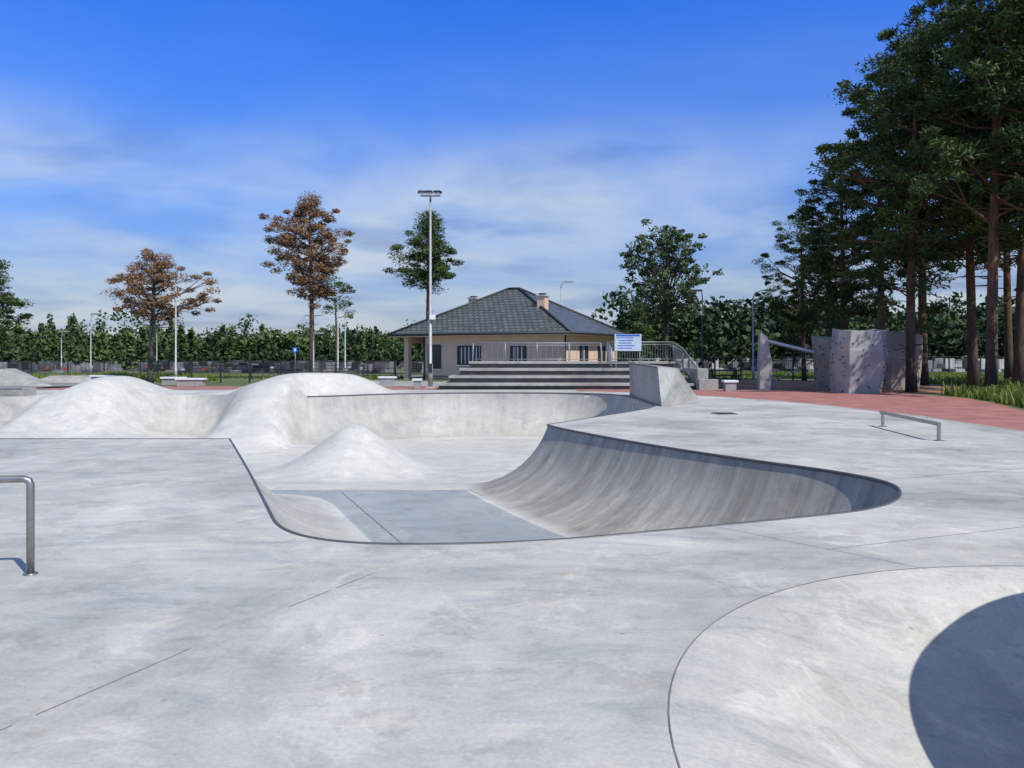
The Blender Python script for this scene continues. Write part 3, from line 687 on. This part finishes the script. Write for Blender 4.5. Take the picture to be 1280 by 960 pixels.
def pine(name, H, R, cs, seed, leafmat=M_needle, nclump=70, per=170, size=0.26, tr=0.2, clr=(0.5, 0.95), barkm=M_bark, asp=0.26, bare=8, lean=0.3, clumpflat=0.5, shape='pine', twig=2):
    rg = np.random.default_rng(seed); w = MB()
    bx, by = rg.uniform(-lean, lean, 2); ph = rg.uniform(0, 6)
    def tp(z): t = z / H; return Vector((bx * t * t + 0.12 * math.sin(3 * t + ph), by * t * t + 0.12 * math.cos(4 * t + ph), z))
    zs = np.linspace(0, H * 0.97, 12); w.tube([tp(z) for z in zs], [tr * (1.25 if z < 0.1 else 1) * (1 - 0.85 * (z / H) ** 1.2) + 0.015 for z in zs], barkm, 9)
    C = []; Rd = []
    for i in range(nclump):
        t = (i + rg.uniform(0, 1)) / nclump
        if shape == 'pine':
            env = (math.sin(math.pi * (0.22 + 0.74 * t))) ** 0.7
            env *= 0.72 + 0.28 * math.sin(7 * t + ph * 2 + seed)
        else:
            env = math.sqrt(max(0.05, 1 - (2 * t - 1.02) ** 2)) * (0.92 + 0.08 * math.sin(9 * t + seed))
        a = i * 2.4 + rg.uniform(-0.7, 0.7); q = rg.uniform(0.12, 1.0) ** 0.6 * R * env * (1 + (0.28 if shape == 'pine' else 0.12) * math.sin(a * 1 + seed))
        z = H * cs + (H - H * cs) * t * 0.97; base = tp(max(H * cs * 0.8, z - q * rg.uniform(0.15, 0.55) - 0.2))
        if shape != 'pine': base = tp(max(H * cs * 0.8, H * cs + (z - H * cs) * 0.45 - q * 0.3))
        c = tp(z) + Vector((math.cos(a) * q, math.sin(a) * q, rg.uniform(-0.3, 0.3)))
        s = rg.uniform(*clr); C.append(c); Rd.append((s, s, s * clumpflat))
        mid = base.lerp(c, 0.5) + Vector((0, 0, rg.uniform(-0.25, 0.1) * q * 0.4)); r0 = 0.022 + 0.014 * q
        w.tube([base, mid, c], [r0, r0 * 0.7, 0.012], barkm, 5, False)
        if q > 1.0:
            for _ in range(twig):
                e_ = c + Vector(rg.uniform(-0.9, 0.9, 3).tolist()) * s * 1.5; w.tube([mid, e_], [r0 * 0.5, 0.008], barkm, 4, False)
                C.append(e_); s2 = s * 0.55; Rd.append((s2, s2, s2 * clumpflat))
    for i in range(bare):
        z = H * rg.uniform(cs * 0.45, cs * 1.05); a = rg.uniform(0, 6.28); q = rg.uniform(0.5, 1.8); b0 = tp(z)
        w.tube([b0, b0 + Vector((math.cos(a) * q * .6, math.sin(a) * q * .6, 0.05)), b0 + Vector((math.cos(a) * q, math.sin(a) * q, rg.uniform(-0.3, 0.4)))], [0.035, 0.022, 0.006], barkm, 4, False)
    C = np.array([tuple(c) for c in C]); Rd = np.array(Rd); T = rg.uniform(0, 1, len(C))
    LV, LT = leaves_np(C, Rd, per, size, asp, T, rg, 0.6)
    return tree_mesh(name, w, LV, LT, leafmat, barkm)

def place(me, name, x, y, s=1.0, rz=0.0, sz=None):
    o = bpy.data.objects.new(name, me); scene.collection.objects.link(o); o.location = (x, y, -0.03); o.scale = (s, s, sz or s); o.rotation_euler = (0, 0, rz); return o

pA = pine('pine_a', 18, 3.9, 0.33, 11, nclump=76, per=130, size=0.27); pB = pine('pine_b', 18, 3.4, 0.42, 12, nclump=66, per=130, size=0.27); pC = pine('pine_c', 16, 4.2, 0.26, 13, nclump=76, per=130, size=0.27)
for me_, x, d_, H, rz in ((pC, 17.8, 34, 16.2, 0.3), (pA, 22.1, 37, 19.5, 1.0), (pB, 19.5, 31, 19, 2.2), (pA, 21.9, 33, 20, 3.9), (pC, 18.4, 43, 13.6, 4.0), (pB, 18.7, 39, 16.9, 5.0),
                           (pC, 19.0, 50, 11.0, 1.8), (pA, 22.6, 42, 20.5, 5.5), (pB, 20.7, 29, 18.5, 0.8), (pC, 28.1, 38, 19, 2.9), (pA, 23.3, 56, 12, 0.2), (pB, 29.7, 46, 20, 4.4)):
    base = 16 if me_ is pC else 18
    place(me_, 'pine_tree', x, d_, H / base, rz)

t1 = pine('dry_pine_a', 7.8, 3.2, 0.5, 21, M_brown, 60, 120, 0.2, 0.15, (0.35, 0.7), barkm=M_bark2, lean=0.1, bare=4); place(t1, 'pine_tree', -21.3, 45.5)
t2 = pine('dry_pine_b', 16.2, 3.9, 0.42, 22, M_brown, 80, 150, 0.28, 0.24, (0.6, 1.1), lean=0.2, bare=5); place(t2, 'pine_tree', -18.1, 69)
t2b = pine('green_pine_s', 8.6, 1.9, 0.66, 26, M_needle, 20, 90, 0.25, 0.1, (0.4, 0.8), bare=0); place(t2b, 'pine_tree', -16.0, 69.5)
t3 = pine('green_pine', 13.9, 2.4, 0.54, 23, M_needle, 60, 150, 0.28, 0.2, (0.6, 1.1), lean=1.2, bare=3); place(t3, 'pine_tree', -7.3, 65)
t4 = pine('pine_left', 9.4, 3.2, 0.3, 24, M_needle, 50, 130, 0.3, 0.2, (0.5, 0.9)); place(t4, 'pine_tree', -40.6, 60)
dt = pine('broad_tree', 13.3, 4.4, 0.36, 36, M_leafg, 85, 60, 0.26, 0.24, (0.5, 0.95), asp=0.7, barkm=M_bark2, shape='round', clumpflat=0.6, bare=2); place(dt, 'deciduous_tree', 14.1, 70)
dt2 = pine('small_tree', 5.8, 1.5, 0.15, 28, M_needle, 30, 120, 0.25, 0.1, (0.4, 0.7)); place(dt2, 'spruce_tree', 10.6, 66)

def mass(name, boxes, mat, seed, size):
    rg = np.random.default_rng(seed); C = []; R_ = []; T = []
    for (x0, x1, y0, y1, n, h0, h1, conic) in boxes:
        for i in range(n):
            x = rg.uniform(x0, x1); y = rg.uniform(y0, y1); h = rg.uniform(h0, h1) * (1.3 if rg.uniform() < .12 else 1); tn = rg.uniform(-0.2, 1.1)
            con = rg.uniform() < conic; wd = h * (0.2 if con else 0.3)
            for k in range(6 if con else 7):
                if con: f = k / 6; C.append((x, y, h * (0.12 + 0.85 * f))); q = wd * (1.05 - f); R_.append((q, q, h * 0.1)); T.append(tn)
                else:
                    a = rg.uniform(0, 6.28); f = rg.uniform(0.25, 0.9); q = wd * 0.8 * math.sin(math.pi * f * 0.9); C.append((x + math.cos(a) * q, y + math.sin(a) * q, h * f)); s = wd * rg.uniform(0.45, 0.75); R_.append((s, s, s * 0.85)); T.append(tn + rg.uniform(-.2, .2))
    LV, LT = leaves_np(np.array(C), np.array(R_), 26, size, 0.7, np.clip(np.array(T), 0, 1), rg)
    me = tree_mesh(name, MB(), LV, LT, mat, M_bark); return place(me, name, 0, 0)
mass('distant_treeline', [(-120, -12, 114, 124, 230, 2.8, 5.8, 0.75), (-170, -15, 135, 160, 240, 5.2, 8.4, 0.6), (-75, -36, 84, 96, 34, 3.0, 5.8, 0.9), (-60, 60, 170, 190, 170, 5.5, 7.8, 0.3)], M_far, 31, 0.65)
mass('distant_hedge', [(-95, -12, 105, 108, 170, 1.4, 2.3, 0.0)], M_fardk, 37, 0.45)
mass('distant_treeline', [(14, 110, 100, 125, 190, 6.5, 10.5, 0.15), (40, 150, 130, 160, 120, 9, 13, 0.2), (15, 40, 75, 90, 20, 4.5, 7.0, 0.1)], M_fardk, 32, 0.8)

hl = MB(); xs = np.linspace(-900, 900, 60); vs = []
for x in xs: vs += [(x, 520, -1), (x, 700, 17 + 6 * math.sin(x * 0.006 + 1) + 3 * math.sin(x * 0.019)), (x, 1000, -1)]
fs = []
for i in range(59): a = i * 3; fs += [(a, a + 3, a + 4, a + 1), (a + 1, a + 4, a + 5, a + 2)]
hl.add(vs, fs, simple('forest_hill', (0.045, 0.075, 0.045), 0.95, var=0.4, scale=0.05), True); hl.obj('forested_hills')

gv = MB(); rg = random.Random(5); gm = [M_grave, M_grave, M_grave2, M_dark]
for i in range(300):
    x = rg.uniform(-60, -6); y = rg.uniform(74, 100); h = rg.uniform(0.6, 1.1); mt = rg.choice(gm)
    gv.box((x, y, h / 2), (rg.uniform(.6, 1.0), 0.15, h), mt, rg.uniform(-.1, .1)); gv.box((x, y - 1.0, 0.12), (0.9, 1.8, 0.24), mt)
    if rg.random() < 0.3: gv.box((x + rg.uniform(-.3, .3), y - 0.9, 0.34), (0.3, 0.3, 0.2), rg.choice([M_hold, M_board, M_soil]))
for i in range(200):
    x = rg.uniform(16, 70); y = rg.uniform(76, 98); h = rg.uniform(0.7, 1.4); mt = rg.choice(gm + [M_kerb])
    gv.box((x, y, h / 2), (rg.uniform(.6, 1.0), 0.15, h), mt); gv.box((x, y - 1.0, 0.15), (0.9, 1.8, 0.3), mt)
gv.obj('cemetery_gravestones')

def blades(name, regions, seed, hmin, hmax):
    rg = np.random.default_rng(seed); V = []; T = []
    for poly, n in regions:
        poly = np.array(poly, float); mn, mx = poly.min(0), poly.max(0); P = rg.uniform(mn, mx, (n * 2, 2)); P = P[inside(poly, P)]
        cl = np.sin(P[:, 0] * 1.7) * np.sin(P[:, 1] * 1.3 + 1) * 0.3 + 0.7; h = rg.uniform(hmin, hmax, len(P)) * cl
        a = rg.uniform(0, 6.28, len(P)); w_ = 0.02 + 0.04 * rg.uniform(0, 1, len(P)); dx = np.cos(a) * w_; dy = np.sin(a) * w_
        lx = rg.normal(0, 0.25, len(P)) * h; ly = rg.normal(0, 0.25, len(P)) * h; z0 = np.zeros(len(P))
        q = np.stack([np.column_stack([P[:, 0] - dx, P[:, 1] - dy, z0]), np.column_stack([P[:, 0] + dx, P[:, 1] + dy, z0]), np.column_stack([P[:, 0] + dx * .3 + lx, P[:, 1] + dy * .3 + ly, h]), np.column_stack([P[:, 0] - dx * .3 + lx, P[:, 1] - dy * .3 + ly, h])], 1)
        V.append(q.reshape(-1, 3)); T.append(rg.uniform(0, 1, len(P)))
    me = tree_mesh(name, MB(), np.concatenate(V), np.concatenate(T), M_blade, M_bark); return place(me, name, 0, 0)
blades('tall_grass', [([(14.5, 20), (16.2, 25), (17.4, 29), (17.6, 31.5), (24, 31), (30, 20), (20, 14), (14.5, 14)], 16000), ([(-30, 49.5), (-22, 46.5), (-19, 46.5), (-19, 50), (-28, 54)], 6000), ([(24, 31), (40, 30), (40, 44), (24, 46)], 6000)], 41, 0.25, 0.7)
blades('meadow_grass', [([(-60, 57), (-8, 52), (-8, 60), (-60, 65)], 9000), ([(8, 56), (40, 52), (40, 70), (8, 72)], 9000)], 42, 0.12, 0.3)

# ------------------------------------------------------------------ light
sd = Vector((0.66, -0.75, 0)).normalized(); el = math.radians(50)
sdir = Vector((sd.x * math.cos(el), sd.y * math.cos(el), math.sin(el)))
sun = bpy.data.lights.new('sun', 'SUN'); sun.energy = 4.6; sun.angle = math.radians(0.5); sun.color = (1.0, 0.96, 0.88)
so = bpy.data.objects.new('sun', sun); scene.collection.objects.link(so); so.rotation_euler = (-sdir).to_track_quat('-Z', 'Y').to_euler()
W = bpy.data.worlds.new('World'); scene.world = W; W.use_nodes = True; nt = W.node_tree
bg = nt.nodes['Background']; out = nt.nodes['World Output']
sky = N(nt, 'ShaderNodeTexSky'); sky.sky_type = 'NISHITA'; sky.sun_disc = False; sky.sun_elevation = el; sky.sun_rotation = math.atan2(sd.x, sd.y)
sky.air_density = 1.0; sky.dust_density = 0.3; sky.ozone_density = 4.0
tc = N(nt, 'ShaderNodeTexCoord'); sp = N(nt, 'ShaderNodeSeparateXYZ'); nt.links.new(tc.outputs['Generated'], sp.inputs[0])
gr_ = ramp(nt, [(0.0, (0.52, 0.48, 0.60)), (0.08, (0.58, 0.60, 0.80)), (0.2, (0.48, 0.80, 1.38)), (0.42, (0.17, 0.76, 1.9)), (0.6, (0.5, 0.7, 0.9))]); nt.links.new(sp.outputs[2], gr_.inputs['Fac'])
skc = mixc(nt, 1.0, sky.outputs[0], gr_.outputs['Color'], 'MULTIPLY')
nt.links.new(skc, bg.inputs['Color']); bg.inputs['Strength'].default_value = 0.12
ad = N(nt, 'ShaderNodeMath', operation='ADD'); ad.inputs[1].default_value = 0.12; nt.links.new(sp.outputs[2], ad.inputs[0])
mxx = N(nt, 'ShaderNodeMath', operation='MAXIMUM'); mxx.inputs[1].default_value = 0.05; nt.links.new(ad.outputs[0], mxx.inputs[0])
dx = N(nt, 'ShaderNodeMath', operation='DIVIDE'); nt.links.new(sp.outputs[0], dx.inputs[0]); nt.links.new(mxx.outputs[0], dx.inputs[1])
dy = N(nt, 'ShaderNodeMath', operation='DIVIDE'); nt.links.new(sp.outputs[1], dy.inputs[0]); nt.links.new(mxx.outputs[0], dy.inputs[1])
cb = N(nt, 'ShaderNodeCombineXYZ'); nt.links.new(dx.outputs[0], cb.inputs[0]); nt.links.new(dy.outputs[0], cb.inputs[1])
cn = noise(nt, cb.outputs[0], 0.5, 8, 0.52, 0.4)
cr = ramp(nt, [(0.34, (0, 0, 0)), (0.60, (1, 1, 1))]); nt.links.new(cn.outputs['Fac'], cr.inputs['Fac'])
er = ramp(nt, [(0.0, (0.5, 0.5, 0.5)), (0.1, (0.85, 0.85, 0.85)), (0.2, (0.88, 0.88, 0.88)), (0.30, (0.14, 0.14, 0.14)), (0.46, (0.0, 0.0, 0.0)), (0.7, (0.8, 0.8, 0.8))]); nt.links.new(sp.outputs[2], er.inputs['Fac'])  # cloud high overhead, out of view, added to make ambient light less blue
mu = N(nt, 'ShaderNodeMath', operation='MULTIPLY'); nt.links.new(cr.outputs['Color'], mu.inputs[0]); nt.links.new(er.outputs['Color'], mu.inputs[1])
cn2 = noise(nt, cb.outputs[0], 1.1, 7, 0.5, 0.2)
cc = ramp(nt, [(0.46, (0.66, 0.74, 0.80)), (0.55, (0.48, 0.59, 0.75)), (0.63, (0.30, 0.39, 0.60))]); nt.links.new(cn2.outputs['Fac'], cc.inputs['Fac'])
bg2 = N(nt, 'ShaderNodeBackground'); nt.links.new(cc.outputs['Color'], bg2.inputs['Color']); bg2.inputs['Strength'].default_value = 0.93
ms = N(nt, 'ShaderNodeMixShader'); nt.links.new(mu.outputs[0], ms.inputs[0]); nt.links.new(bg.outputs[0], ms.inputs[1]); nt.links.new(bg2.outputs[0], ms.inputs[2]); nt.links.new(ms.outputs[0], out.inputs['Surface'])

# ------------------------------------------------------------------ camera
cam = bpy.data.cameras.new('camera'); cam.sensor_width = 36; cam.lens = 27.0; cam.shift_y = -35 / 1280; cam.clip_end = 5000; cam.clip_start = 0.1
co_ = bpy.data.objects.new('camera', cam); scene.collection.objects.link(co_); co_.location = (0, 0, 1.6); co_.rotation_euler = (math.radians(90), 0, 0); scene.camera = co_
